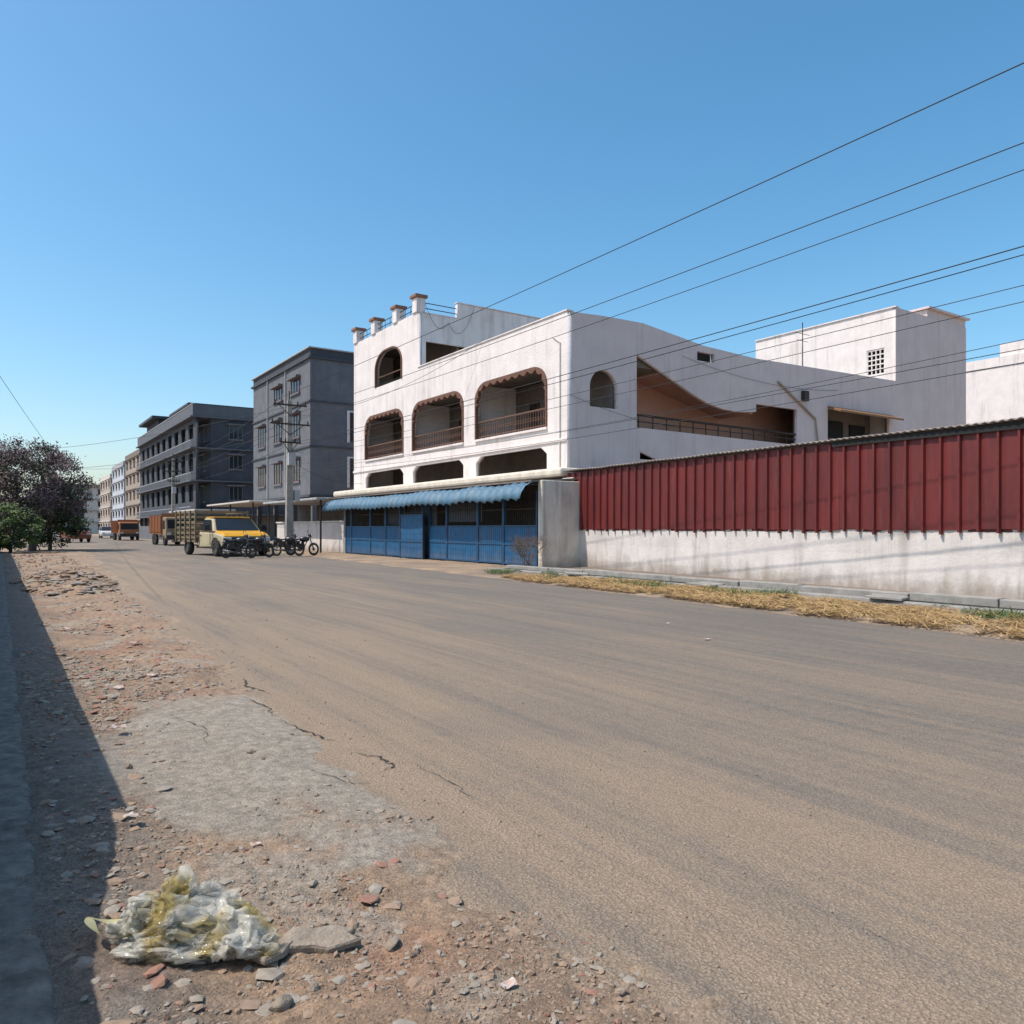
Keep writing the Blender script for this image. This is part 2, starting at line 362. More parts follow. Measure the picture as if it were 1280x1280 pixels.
def crack(pts,w):
    mb=MB(); P=[]
    for a,b in zip(pts[:-1],pts[1:]):
        for i in range(12):
            t=i/12; P.append((a[0]+(b[0]-a[0])*t+.04*fn(a[0]+t,b[1],5,i*.2)+.02*U(-1,1)*.5,a[1]+(b[1]-a[1])*t+.04*fn(t,b[0],5,i*.27)))
    for i,p in enumerate(P):
        ww=w*(.15+.9*abs(math.sin(i*.7+p[0]*20))*U(.5,1.2))*math.sin(math.pi*(i+.5)/len(P))
        d=Vector((P[min(i+1,len(P)-1)][0]-P[max(i-1,0)][0],P[min(i+1,len(P)-1)][1]-P[max(i-1,0)][1])); d.normalize(); nx,ny=-d.y,d.x
        for s_ in (-1,1):
            x=p[0]+nx*ww*s_; yv=p[1]+ny*ww*s_; mb.v.append((x,yv,max(hL(x,yv),0)+.006))
    for i in range(len(P)-1): mb.f.append((2*i,2*i+2,2*i+3,2*i+1))
    return mb
for pts,w_ in (([(2.30,8.9),(2.2,8.3),(2.32,7.8)],.016),([(2.05,6.7),(2.14,6.1),(2.22,5.75)],.014),([(2.2,5.45),(2.33,5.2),(2.32,4.95),(2.2,4.9)],.014),([(2.45,5.0),(2.5,4.4),(2.42,3.9)],.004),([(9.6,3.0),(10.2,2.3),(10.8,1.6)],.006),([(2.0,7.9),(2.1,7.2),(2.02,6.8)],.008),([(1.2,7.4),(1.4,6.6),(1.3,6.0)],.004),([(1.7,5.3),(1.9,4.8),(2.1,4.7)],.005)):
    crack(pts,w_).obj('road_crack',CRK,recalc=False)
# ---------------------------------------------------------------- plastic bag
def bag():
    e=empty('plastic_bag',(.62,3.2,.05))
    m,nt,b=new_mat('bag_film')
    c=mix(nt,ramp(nt,nz(nt,5,2),.47,.58),(.82,.80,.73),(.68,.56,.25))
    nt.links.new(c,b.inputs['Base Color']); b.inputs['Roughness'].default_value=.12
    tl=nt.nodes.new('ShaderNodeBsdfTranslucent'); nt.links.new(c,tl.inputs[0]); m0=nt.nodes.new('ShaderNodeMixShader'); m0.inputs[0].default_value=.45
    nt.links.new(b.outputs[0],m0.inputs[1]); nt.links.new(tl.outputs[0],m0.inputs[2])
    tr=nt.nodes.new('ShaderNodeBsdfTransparent'); ms=nt.nodes.new('ShaderNodeMixShader')
    f=ramp(nt,nz(nt,6,3),.38,.62,(.40,.40,.40,1),(.78,.78,.78,1)); nt.links.new(f,ms.inputs[0])
    out=nt.nodes['Material Output']; nt.links.new(m0.outputs[0],ms.inputs[1]); nt.links.new(tr.outputs[0],ms.inputs[2]); nt.links.new(ms.outputs[0],out.inputs[0])
    bump(nt,b,nz(nt,24,3,.6),.4,.012)
    ax=Vector((.829,-.559,0)); ay=Vector((.559,.829,0))
    def N3(q,ab=False):
        w=Vector((noise.noise(q),noise.noise(q+Vector((19,3,0))),noise.noise(q+Vector((0,29,5)))))
        return Vector((abs(w.x)-.25,abs(w.y)-.25,abs(w.z)-.25)) if ab else w
    for idx,(cx,cy,sx,sy,sz,off) in enumerate(((0.05,0.02,.19,.14,.12,0),(-.14,.04,.14,.10,.095,5),(.21,-.03,.12,.10,.085,9),(0.0,-.09,.18,.07,.05,14),(-.02,.06,.10,.08,.15,21))):
        bm=bmesh.new(); bmesh.ops.create_icosphere(bm,subdivisions=6,radius=1)
        for v in bm.verts:
            p=v.co.copy(); q=p+Vector((off,off*.3,0))
            d=p*.80+N3(q*1.1)*.75+N3(q*2.5,True)*1.0+N3(q*5.0,True)*.50+N3(q*10,True)*.13
            l=ax*(d.x*sx+cx)+ay*(d.y*sy+cy); z=max(-.01+.012*noise.noise(q*3),d.z*sz+sz*.6)
            v.co=Vector((.62,3.2,.06))+l+Vector((0,0,z))
        me=bpy.data.meshes.new('film'); bm.to_mesh(me); bm.free(); me.materials.append(m)
        me.polygons.foreach_set('use_smooth',[True]*len(me.polygons)); link('film_%d'%idx,me,e)
    mb=MB(); hm=simple('bag_handle',(.52,.46,.22),(.40,.36,.2),9,.35)
    pts=[]
    for i in range(25):
        t=i/24*4.6+.7; l=ax*(-.25+.12*math.cos(t))+ay*(-.03+.07*math.sin(t)); pts.append(Vector((.62,3.2,.15+.025*math.sin(2.3*t)))+l)
    for i,p in enumerate(pts):
        d=(pts[min(i+1,24)]-pts[max(i-1,0)]).normalized(); s_=d.cross(Vector((0,.3,1))).normalized()*(.014+.006*math.sin(i*.9))
        mb.v+=[tuple(p-s_),tuple(p+s_+Vector((0,0,.012)))]
    for i in range(24): mb.f.append((2*i,2*i+2,2*i+3,2*i+1))
    mb.obj('handle',hm,e,smooth=True)
bag()

# ---------------------------------------------------------------- white building
X0=22.3;Y0=28.4
B=empty('white_building',(X0,Y0,0))
ops=[(30.0,36.7),(38.1,44.6),(46.0,52.3)]
holes=[]
for a,b in ops:
    holes.append([(a,3.0),(b,3.0),(b,5.35),(b-.5,5.7),(a+.5,5.7),(a,5.35)])
    holes.append(arch(a,b,6.67,9.75,1.15,.95,8))
holes.append(arch(46.2,50.5,11.7,14.1,1.7,1.2,10))
panel('front_wall',[(28.4,0),(54.5,0),(54.5,15.6),(43.9,15.6),(43.9,12.0),(28.4,12.0)],holes,.3,'x',22.3,WHITE,B)
outer=[(22.6,0),(50.8,0),(50.8,11.75),(36,11.45),(31.7,11.6),(27.2,12.15),(24.5,12.1),(22.6,12.0)]
void=[(26.78,6.8),(39.9,6.7),(39.9,8.85),(36.1,8.85),(36.1,8.38),(34.6,8.25),(33.3,8.3),(32.1,8.5),(31.0,8.85),(26.78,10.5)]
sh=[arch(23.7,25.5,7.6,9.45,.9,.9,8),void,rect(31.2,32.6,10.75,11.25),rect(43,50,6.5,9.2),[(27.0,5.6),(28.3,5.2),(27.0,5.2)]]
panel('side_wall',outer,sh,.3,'y',28.4,SHADEW,B)
MB().box(31.0,32.8,28.9,29.0,10.4,11.45).obj('loft_dark',DARK,B)
m=MB(); m.box(22.6,50.5,28.75,54.2,2.6,2.9); m.box(22.6,50.5,28.75,54.2,6.1,6.45); m.box(22.6,50.5,28.75,54.2,9.95,10.3)
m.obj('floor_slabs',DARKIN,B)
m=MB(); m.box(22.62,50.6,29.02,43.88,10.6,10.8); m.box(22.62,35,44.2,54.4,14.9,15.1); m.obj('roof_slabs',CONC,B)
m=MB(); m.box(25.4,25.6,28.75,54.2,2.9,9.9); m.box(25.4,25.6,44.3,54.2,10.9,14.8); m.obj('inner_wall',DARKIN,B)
m=MB(); m.box(26.4,50.4,31.2,31.4,6.5,10.5); m.obj('stair_back_wall',PEACH,B)
m=MB(); m.box(26.4,26.6,28.72,31.18,6.5,10.5); m.obj('stair_end_wall',PEACH,B)
m=MB(); m.prism([(26.7,10.45),(26.7,10.9),(36.2,8.7),(36.2,8.3)],28.75,31.15,'y'); m.obj('stair_flight',PEACH,B)
m=MB(); 
for yy in (37.3,45.3): m.box(22.62,25.38,yy-.1,yy+.1,6.46,9.9)
m.box(50.4,50.7,28.75,54.2,0,11.0); m.box(22.62,50.4,54.2,54.5,0,11.0); m.box(34.7,35,44.2,54.4,10.8,16.6); m.box(22.62,34.7,54.2,54.5,11,15.6)
m.obj('cross_walls',WHITE,B)
m=MB(); g=MB()
for a,b in ops:
    for k,(c,wd,z0,z1) in enumerate(((a+1.4,1.0,6.46,8.9),(a+3.6,1.4,7.2,8.8),(a+5.3,.9,6.46,8.9))):
        m.box(25.3,25.42,c-wd/2,c+wd/2,z0,z1); g.box(25.27,25.31,c-wd/2+.12,c+wd/2-.12,z0+.12,z1-.12)
    m.box(25.3,25.42,a+2,a+4,3.4,5)
m.obj('door_frames',BROWN,B); g.obj('panes',GLASS,B)
def trim(mb,a,b,z0,z1,rx,rz,x=22.3,th=.07,scal=True):
    P=arch(a,b,z0,z1,rx,rz,10)[1:]+[(a,z0)]
    L=[0]
    for p,q in zip(P[:-1],P[1:]): L.append(L[-1]+math.hypot(q[0]-p[0],q[1]-p[1]))
    N=int(L[-1]/.12); pts=[]
    j=0
    for i in range(N+1):
        s=L[-1]*i/N
        while j<len(L)-2 and L[j+1]<s: j+=1
        t=(s-L[j])/max(1e-6,L[j+1]-L[j]); pts.append((P[j][0]+(P[j+1][0]-P[j][0])*t,P[j][1]+(P[j+1][1]-P[j][1])*t))
    cy,cz=(a+b)/2,(z0+z1)/2; k=len(mb.v)
    for i,p in enumerate(pts):
        q0=pts[max(i-1,0)]; q1=pts[min(i+1,N)]; d=Vector((q1[0]-q0[0],q1[1]-q0[1])).normalized(); nrm=Vector((-d.y,d.x))
        if nrm.dot(Vector((cy-p[0],cz-p[1])))<0: nrm=-nrm
        top=p[1]>z0+(z1-z0)*.62
        inn=.07+(.20*abs(math.sin(i*.12*math.pi/.7)) if (scal and top) else 0)
        for xx in (x-th,x+.12):
            mb.v.append((xx,p[0]-nrm.x*.04,p[1]-nrm.y*.04)); mb.v.append((xx,p[0]+nrm.x*inn,p[1]+nrm.y*inn))
    for i in range(N):
        q=k+i*4; r_=q+4
        mb.f+=[(q,q+1,r_+1,r_),(q+2,r_+2,r_+3,q+3),(q+1,q+3,r_+3,r_+1),(q,r_,r_+2,q+2)]
m=MB()
for a,b in ops: trim(m,a,b,6.67,9.75,1.15,.95)
trim(m,46.2,50.5,11.7,14.1,1.7,1.2,scal=False)
m.obj('arch_trim',BROWN,B)
m=MB();
for a,b in ops:
    m.tube((22.45,a,7.62),(22.45,b,7.62),.05,n=6); m.tube((22.45,a,6.8),(22.45,b,6.8),.035,n=6)
    n_=int((b-a)/.22)
    for i in range(n_+1):
        yy=a+(b-a)*i/n_; m.tube((22.45,yy,6.68),(22.45,yy,7.6),.022,n=4)
        if i<n_: m.torus((22.45,yy+.11,7.2),.085,.014,'x',8,4)
m.tube((22.45,46.2,12.4),(22.45,50.5,12.4),.04,n=6)
m.obj('balcony_railing',BROWN,B)
m=MB(); m.tube((26.8,28.5,7.45),(39.9,28.5,7.35),.06,n=6)
for i in range(14): m.tube((27+i,28.5,6.75),(27+i,28.5,7.4),.03,n=4)
m.tube((26.8,28.5,7.12),(39.9,28.5,7.05),.03,n=4); m.obj('stair_railing',IRON,B)
m=MB()
for a,b in ops: m.box(22.2,22.62,a-.05,b+.05,6.55,6.665)
m.box(22.22,22.299,28.3,54.5,5.85,5.98)
m.obj('ledges',WHITE,B)
panel('upper_side_wall',[(22.6,10.9),(34.7,10.9),(34.7,16.6),(25.25,16.65),(25.25,15.6),(22.6,15.6)],[rect(22.9,25.8,11.2,13.8)],.28,'y',43.92,WHITE,B)
m=MB(); caps=MB(); rl=MB()
posts=[44.2,47.2,50.8,54.1]
for p in posts: m.box(22.2,22.85,p-.32,p+.32,15.6,16.55); caps.box(22.08,22.97,p-.44,p+.44,16.55,16.75)
m.obj('roof_posts',WHITE,B,bevel=.03); caps.obj('post_caps',simple('terracotta_cap',(.26,.13,.09),(.18,.09,.06),5,.8),B,bevel=.03)
for z in (15.95,16.3): rl.tube((22.5,44.2,z),(22.5,54.1,z),.03,n=5); rl.tube((22.8,44.05,z),(25.3,44.05,z),.03,n=5)
for i in range(12): rl.tube((22.5,44.5+i*.8,15.6),(22.5,44.5+i*.8,16.3),.018,n=4)
rl.obj('roof_railing',IRON,B)
m=MB(); m.box(22.24,22.66,28.34,43.85,12.005,12.06); m.box(22.62,25.2,43.88,44.24,15.605,15.66); m.box(25.2,34.8,43.86,44.24,16.655,16.71); m.obj('copings',WHITE,B)
panel('stairhead_side',[(50.8,0),(60.5,0),(60.5,16.8),(50.8,16.8)],[],.25,'y',28.4,SHADEW,B)
panel('stairhead_front',[(28.65,0),(40,0),(40,16.8),(28.65,16.8)],[rect(29.2,30.5,12.4,14.2)],.25,'x',50.8,WHITE,B)
m=MB(); m.box(51.05,60.5,28.66,40,16.2,16.4); m.box(60.2,60.48,28.66,40,0,16.79); m.box(51.06,60.2,39.7,39.98,0,16.79); m.box(55.0,60.5,28.45,33,16.8,17.35); m.box(54.8,60.7,28.2,33.2,17.35,17.5); m.obj('stairhead_body',SHADEW,B)
m=MB(); 
for i in range(5): m.box(50.85,50.95,29.2+i*.31,29.27+i*.31,12.4,14.2)
for i in range(6): m.box(50.84,50.96,29.2,30.5,12.4+i*.34,12.48+i*.34)
m.obj('lattice',WHITE,B)
MB().box(51.6,51.7,29,31,12,14.6).obj('lattice_dark',DARK,B)
m=MB(); m.box(50.7,51.1,28.33,40,16.805,16.88); m.obj('stairhead_coping',WHITE,B)
m=MB(); m.box(42.5,50.35,30.0,30.2,6.4,9.9); m.obj('door_recess',DARKIN,B)
m=MB(); m.box(44.5,47.0,29.9,29.99,6.45,8.8); m.box(47.8,49.6,29.9,29.99,7.2,8.7); m.obj('door_leaf',DARK,B)
m=MB(); m.prism([(27.5,9.0),(28.38,9.35),(28.38,9.2),(27.5,8.88)],43,50.2,'x'); m.obj('brown_canopy',simple('canopy_wood',(.28,.14,.06),(.2,.1,.05),3,.8),B)
m=MB(); m.box(43.1,49.9,28.42,28.5,7.3,7.36)
for i in range(20): m.box(43.2+i*.34,43.24+i*.34,28.42,28.5,6.5,7.3)
m.obj('door_railing',BROWN,B)
m=MB(); m.tube((38.0,28.3,10.3),(41.6,28.3,8.4),.07,n=6); m.tube((41.6,28.3,8.4),(42,28.3,6.2),.05,n=6); m.obj('waste_pipe',TAN,B)
m=MB(); m.box(40.3,40.75,28.15,28.39,9.4,10); m.obj('meter_box',IRON,B)
m=MB(); m.tube((22.25,28.9,4.5),(22.25,28.9,10.6),.03,n=6); m.tube((22.25,28.9,10.6),(22.25,29.5,11.0),.03,n=6); m.obj('down_pipe',WHITE2,B)
m=MB(); m.tube((47,33,11.7),(47,33,16.2),.035,n=5); m.tube((46.2,33,15.4),(47.8,33,15.4),.02,n=4); m.tube((46.4,33,14.9),(47.6,33,14.9),.02,n=4); m.obj('roof_antenna',IRON,B)
m=MB(); m.box(24,34.6,43.0,43.3,10.8,12.2); m.box(36,50,39.8,40.0,10.8,12.6); m.obj('rear_parapet',WHITE,B)
m=MB(); m.box(20.6,22.29,26.7,54.4,4.0,4.4); m.obj('canopy_slab',CREAM,B,bevel=.12)
# ---------------------------------------------------------------- blue gate front
G=empty('blue_shopfront',(18.8,36,0))
m=MB(); m.box(18.75,20.8,25.55,25.85,-.05,3.7); m.box(20.6,20.85,25.86,26.6,-.05,3.9); m.obj('end_wall',simple('stained_wall',(.76,.68,.57),(.60,.53,.44),1.5,.9,12,.5,.02,dirt=(.14,.11,.08),dirt_amt=.9,streak=True,grime=.6),G,bevel=.03)
m=MB(); m.box(18.75,22.2,47.3,47.55,-.05,3.5); m.obj('far_wall',CONC,G)
m=MB(); fr=MB(); gr=MB()
yy=25.9; k=0
while yy<47.1:
    wd=[2.6,2.2,3.0,1.9,2.8][k%5]; y1=min(yy+wd,47.25)
    xo=18.8 if k!=4 else 18.45; top=1.78 if k not in(4,) else 2.4
    n_=int((y1-yy)/.16); 
    for i in range(n_):
        a=yy+(y1-yy)*i/n_; b=yy+(y1-yy)*(i+1)/n_
        m.prism([(xo,a),(xo-.025,a+.03),(xo-.025,b-.05),(xo,b-.02),(xo,b),(xo+.03,b),(xo+.03,a)],.08,top,'z')
    for z in (.1,.95,top-.02): fr.box(xo-.06,xo-.027,yy+.03,y1-.03,z,z+.06)
    for a in (yy,y1-.07): fr.box(xo-.065,xo+.05,a,a+.07,0.02,3.3)
    j=yy+.2
    while j<y1-.1: gr.tube((xo+.02,j,top),(xo+.02,j,3.2),.015,n=4); j+=.17
    gr.box(xo,xo+.04,yy+.08,y1-.08,2.5,2.54)
    yy=y1+.01; k+=1
m.obj('sheet_panels',BLUE,G); fr.obj('frame',simple('blue_frame',(.02,.08,.16),(.015,.05,.11),4,.55),G); gr.obj('grille',IRON,G)
m=MB(); m.box(18.86,18.9,30.5,34,2.0,2.9); m.box(18.86,18.9,39,41.5,1.9,2.8); m.box(18.88,18.92,35,38,1.8,3.1); m.obj('sign_boards',simple('faded_board',(.10,.11,.13),(.05,.06,.07),3,.8),G)
MB().box(21.6,21.7,26.7,47.2,0,3.8).obj('dark_backing',DARKIN,G)
m=MB(); prof=[(18.75,3.62),(18.35,3.55),(18.05,3.38),(17.86,3.12),(17.78,2.86)]
NY=23*12; V=[];F=[]
for j in range(NY+1):
    yv=25.7+(49-25.7)*j/NY; w_=abs(math.sin(yv*math.pi/.62))
    for i,(px,pz) in enumerate(prof):
        q=.09*w_; sag=.07*fn(0,yv,.5,2)
        V.append((px-q*.8,yv,pz+sag+q*.6-(.06*(1-w_) if i==4 else 0)-.05*sm(26,49,yv)))
for j in range(NY):
    for i in range(4): a=j*5+i; F.append((a,a+1,a+6,a+5))
m.v=V;m.f=F; o=m.obj('scalloped_awning',BLUEA,G,smooth=True); so=o.modifiers.new('s','SOLIDIFY'); so.thickness=.015
m=MB(); m.prism([(18.3,3.63),(22.25,3.9),(22.25,3.96),(18.3,3.7)],25.7,54,'y'); m.obj('roof_sheet',ROOFS,G)
m=MB()
for yy in range(26,48,3): m.tube((18.7,yy+.3,3.5),(17.85,yy+.3,3.0),.03,n=5)
m.obj('awning_brackets',IRON,G)
def shrub(name,c,h,n,mat,spread=.8):
    mb=MB()
    def br(p,d,l,r,dep):
        q=p+d*l; mb.tube(p,q,r,r*.6,n=4,cap=False)
        if dep==0: return
        for _ in range(3):
            dd=(d+Vector((U(-1,1),U(-1,1),U(-.4,.8)))*spread).normalized(); br(q,dd,l*U(.55,.85),r*.6,dep-1)
    for _ in range(n): br(Vector(c)+Vector((U(-.2,.2),U(-.2,.2),0)),Vector((U(-.6,.6),U(-.6,.6),1)).normalized(),h*.35,.018,4)
    return mb.obj(name,mat,recalc=False)
shrub('dry_shrub',(17.9,25.4,0),1.5,12,simple('dry_twig',(.20,.14,.09),(.13,.09,.06),8,.9,bst=0))

# ---------------------------------------------------------------- red shed + white wall
W=empty('red_roofed_shed',(20.2,17,0))
dv=Vector((18.7-20.85,-4.5-26.5,0)); Ln=dv.length; dv.normalize(); nv=Vector((dv.y,-dv.x,0)); 
if nv.x>0: nv=-nv
def P(s,o,z): p=Vector((20.85,26.5,0))+dv*s+nv*o; return (p.x,p.y,z)
m=MB(); N=160
for i in range(N+1):
    s=Ln*i/N; 
    for o_,z in ((.02,-.1),(.03,.35),(0,1.0),(0.0,1.66+.015*fn(s,0,.8)),(-.25,1.66),(-.25,-.1)):
        m.v.append(P(s,o_+.014*fn(s,z,1.4,3),z))
for i in range(N):
    for j in range(5): a=i*6+j; m.f.append((a,a+1,a+7,a+6))
m.f.append((0,5,4,3,2,1)); m.obj('plastered_wall',WHITE2,W)
m=MB(); s=0.0; k=0; per=.46
while s<Ln-.1:
    prof=[(0,.03),(.12,.03),(.145,.105),(.195,.105),(.22,.03),(.335,.04),(.46,.03)]
    zb=1.655+U(-.02,.02); zt=4.12; of=.014*fn(s,0,.9)+U(-.004,.004)
    ex=.09*U(.5,1.3)
    for (a,oa),(b,ob) in zip(prof[:-1],prof[1:]):
        q=len(m.v); ext=ex if (a>=.12 and b<=.22) else 0
        m.v+=[P(s+a,oa+.01+of,zb-ext),P(s+b,ob+.01+of,zb-ext),P(s+b,ob,zt),P(s+a,oa,zt)]; m.f.append((q,q+1,q+2,q+3))
    s+=per; k+=1
m.obj('corrugated_panels',REDS,W,recalc=False)
m=MB(); m.v=[P(0,.0,4.12),P(Ln,.0,4.12),P(Ln,.0,1.6),P(0,.0,1.6)]; m.f=[(0,1,2,3)]; m.obj('backing',REDS,W,recalc=False)
m=MB(); NR=int(Ln/.05)
for i in range(NR+1):
    s=Ln*i/NR-.1; h=.022*math.sin(s*2*math.pi/.2)+.03*fn(s,0,.6); ov=.03*fn(s,3,.35)
    m.v+=[P(s,.20+ov,4.19+h),P(s,-1.7,4.26+h)]
for i in range(NR): m.f.append((2*i,2*i+1,2*i+3,2*i+2))
o=m.obj('roof_sheets',ROOFS,W,smooth=True,recalc=False); so=o.modifiers.new('s','SOLIDIFY'); so.thickness=.03
m=MB(); m.v=[P(13.6,.125,4.14),P(Ln,.125,4.14),P(Ln,.125,3.88),P(13.6,.125,4.02)]; m.f=[(0,1,2,3)]; m.obj('eaves_gap_shade',DARK,W,recalc=False)  # flat near-black quad over the panels paints the shade of an open gap
# ---------------------------------------------------------------- drain
D=empty('roadside_drain',(16.5,12,0))
m=MB(); s=26.0
while s>-7:
    l=U(1.5,3.0)
    xx=16.35
    if R()>.06: m.box(xx+U(-.04,.04),xx+.24,s-l+.03,s,-.05,.10+U(-.02,.03))
    if R()>.06: m.box(17.25+U(-.03,.03),17.6,s-l+.02,s,-.05,.20+U(-.02,.03))
    s-=l
m.obj('kerb_stones',CONC,D,bevel=.02)
MB().box(16.6,17.24,-7,26,-.05,.055).obj('drain_bed_shade',DARK,D)  # shallow floor coloured near-black to paint the shade of a deep drain
for p in ((16.5,20.5,.10),(16.6,9.5,.12),(16.4,14.6,.10)):
    slabrock('concrete_cover',p,[(-.5,-.35),(.1,-.45),(.45,-.35),(.5,.35),(0,.3),(-.45,.4)],.06,CONC,U(0,1),.04)
def strawmesh(name,n,fx,mat,l0,l1,lift):
    mb=MB()
    for i in range(n):
        x,y=fx(); a=U(0,6.28); l=U(l0,l1); w_=U(.004,.009)*1.3; z=.045+R()**2*.06+max(0,hR(x,y)-.02)
        dx,dy=math.cos(a)*l/2,math.sin(a)*l/2; k=len(mb.v); t=U(-.5,1)*lift
        mb.v+=[(x-dx-dy/l*w_*2,y-dy+dx/l*w_*2,z),(x-dx+dy/l*w_*2,y-dy-dx/l*w_*2,z+.004),(x+dx,y+dy,z+t*l+.02)]; mb.f.append((k,k+1,k+2))
    return mb.obj(name,mat,recalc=False)
def fstraw():
    while 1:
        y=U(-3,21.5); x=xr(y)+.1+U(0,2.8)
        lim=2.4*sm(24,17,y)+.3
        if x-xr(y)>lim+.6*fn(x,y,1): continue
        if fn(x,y,.9,14)+.6*fn(x,y,3,4)<-.30+.15*U(-1,1): continue
        return x,y
def fgr():
    while 1:
        y=U(-3,24); x=U(14.6,16.4)
        if fn(x,y,.7,24)<.0: continue
        return x,y
E=empty('dry_grass',(14,12,0))
STR=simple('straw',(.52,.35,.15),(.38,.24,.10),6,.8,bst=0); STR2=simple('straw_brown',(.34,.21,.09),(.24,.15,.07),6,.85,bst=0); GRN=simple('green_grass',(.07,.12,.03),(.10,.13,.04),6,.8,bst=0)
for nm,n_,f,mt,a,b,l in (('straw_light',34000,fstraw,STR,.10,.34,.22),('straw_dark',14000,fstraw,STR2,.10,.3,.28),('green_blades',9000,fgr,GRN,.08,.22,.9)):
    o=strawmesh(nm,n_,f,mt,a,b,l); o.parent=E; o.matrix_parent_inverse=Matrix.Translation(-E.location)

# ---------------------------------------------------------------- grey building
def windows(fr,gl,tr,plane,at,a0,a1,z0,z1,out=-1,mull=2):
    t=.09
    def bx(mb,p0,p1,q0,q1,d0,d1):
        if plane=='x': mb.box(min(at+out*d0,at+out*d1),max(at+out*d0,at+out*d1),p0,p1,q0,q1)
        else: mb.box(p0,p1,min(at+out*d0,at+out*d1),max(at+out*d0,at+out*d1),q0,q1)
    bx(gl,a0,a1,z0,z1,-.05,.02)
    for z in (z0,z1-t): bx(fr,a0,a1,z,z+t,.02,.07)
    for i in range(mull+2):
        a=a0+(a1-a0-t)*i/(mull+1); bx(fr,a,a+t,z0+t,z1-t,.02,.06)
    bx(tr,a0-.25,a1+.25,z1+.003,z1+.18,-.05,.45)
    bx(tr,a0-.15,a1+.15,z0-.15,z0-.003,-.05,.15)
Gb=empty('grey_apartment_building',(22.3,64.3,0))
m=MB(); m.box(22.3,38,64.3,82,4.6,16.4); m.obj('walls',GREY,Gb)
m=MB(); m.box(22.1,38.2,64.1,82.2,16.4,16.6); m.box(22.3,22.5,64.3,82,16.6,17.3);m.box(22.5,38,64.3,64.5,16.6,17.3); m.box(22.2,38.1,64.2,82.1,12.66,12.8); m.box(22.2,38.1,64.2,82.1,8.74,8.88); m.box(22.15,38.1,64.15,82.1,4.4,4.6); m.obj('bands',DGREY,Gb)
m=MB(); m.box(22.1,38.2,64.1,82.2,17.3,17.4); m.obj('coping',LGREY,Gb)
fr,gl,tr=MB(),MB(),MB()
for z0,z1 in ((5.9,7.9),(9.9,12),(13.9,15.2)):
    for a in (67,72.2,77.6):
        if z0>13 and a==77.6: continue
        windows(fr,gl,tr,'x',22.3,a,a+2.4,z0,z1)
    if z0<13: windows(fr,gl,MB(),'y',64.3,25.9,27.4,z0-.5,z1)
fr.obj('frames',WFRAME,Gb); gl.obj('panes',GLASS,Gb); tr.obj('sunshades',GREY,Gb)
m=MB()
for z0,z1 in ((5.4,7.9),(9.4,12)):
    m.box(25.65,25.88,64.22,64.29,z0-.1,z1+.15); m.box(27.42,27.65,64.22,64.29,z0-.1,z1+.15); m.box(25.88,27.42,64.22,64.29,z1+.01,z1+.15)
m.obj('white_surrounds',WHP,Gb)
m=MB(); 
for a in (64.6,70,75.6,81.4):
    for b in (22.6,30,37.4): m.box(b,b+.4,a,a+.4,0,4.4)
m.obj('stilts',GREY,Gb)
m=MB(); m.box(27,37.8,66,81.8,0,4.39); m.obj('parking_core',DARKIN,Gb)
m=MB(); m.tube((22.2,70.9,4.6),(22.2,70.9,16.4),.06,n=6); m.tube((22.2,76.6,4.6),(22.2,76.6,16.4),.06,n=6); m.obj('drain_pipes',LGREY,Gb)
# ---------------------------------------------------------------- dark building
Db=empty('dark_grey_apartment_building',(22.3,105.6,0))
hl=[]
for f,(z0,z1) in enumerate(((5.2,7.6),(9.3,12.0),(13.6,15.6))):
    for i in range(9):
        a=107.2+i*5.05
        hl.append(arch(a,a+3.2,z0,z1,1.6 if f==1 else .3,1.0 if f==1 else .3,5))
panel('front_screen',[(105.6,3.6),(153,3.6),(153,16.6),(105.6,16.6)],hl,.35,'x',21.3,DGREY,Db)
m=MB(); m.box(23.2,40,105.7,152.9,3.6,16.6); m.obj('walls',DGREY,Db)
m=MB()
for z in (3.6,8.0,12.3,16.4): m.box(20.6,40.2,105.3,153.2,z-.18,z)
m.box(20.9,21.1,105.4,153.1,16.4,17.9); m.box(21.1,40,105.4,105.6,16.4,17.9)
m.obj('slabs',simple('mid_grey',(.12,.125,.142),(.09,.095,.11),1,.85),Db)
m=MB()
for z in (4.5,8.95,13.2): m.box(20.62,20.68,105.5,153,z-.05,z+.03)
for z in (3.6,8.0,12.3):
    for i in range(60): m.box(20.62,20.66,105.6+i*.79,105.66+i*.79,z,z+.9)
m.box(20.85,21.15,105.3,153.2,17.9,18.0)
m.obj('railings',LGREY,Db)
m=MB(); m.box(22,36,112,124,16.6,18.6); m.box(22,36,138,150,16.6,19.8); m.box(21.4,37,111,125,18.6,18.9); m.box(20.8,37,136.5,151,19.8,20.2)
m.obj('penthouse',DGREY,Db)
fr,gl,tr=MB(),MB(),MB()
for z0 in (5.4,9.6,13.6):
    for a in (25.5,31,36): windows(fr,gl,tr,'y',105.7,a,a+1.8,z0,z0+1.9)
    for i in range(9): windows(fr,gl,tr,'x',23.2,108+i*5.05,109.8+i*5.05,z0-.2,z0+1.9)
fr.obj('frames',GREY,Db); gl.obj('panes',GLASS,Db); tr.obj('sunshades',GREY,Db)
m=MB()
for i in range(10):
    a=105.8+i*5.2; m.box(21.3,21.7,a,a+.4,0,3.4)
m.obj('stilts',DGREY,Db)
MB().box(25,39.8,107,152,0,3.4).obj('parking_core',DARKIN,Db)
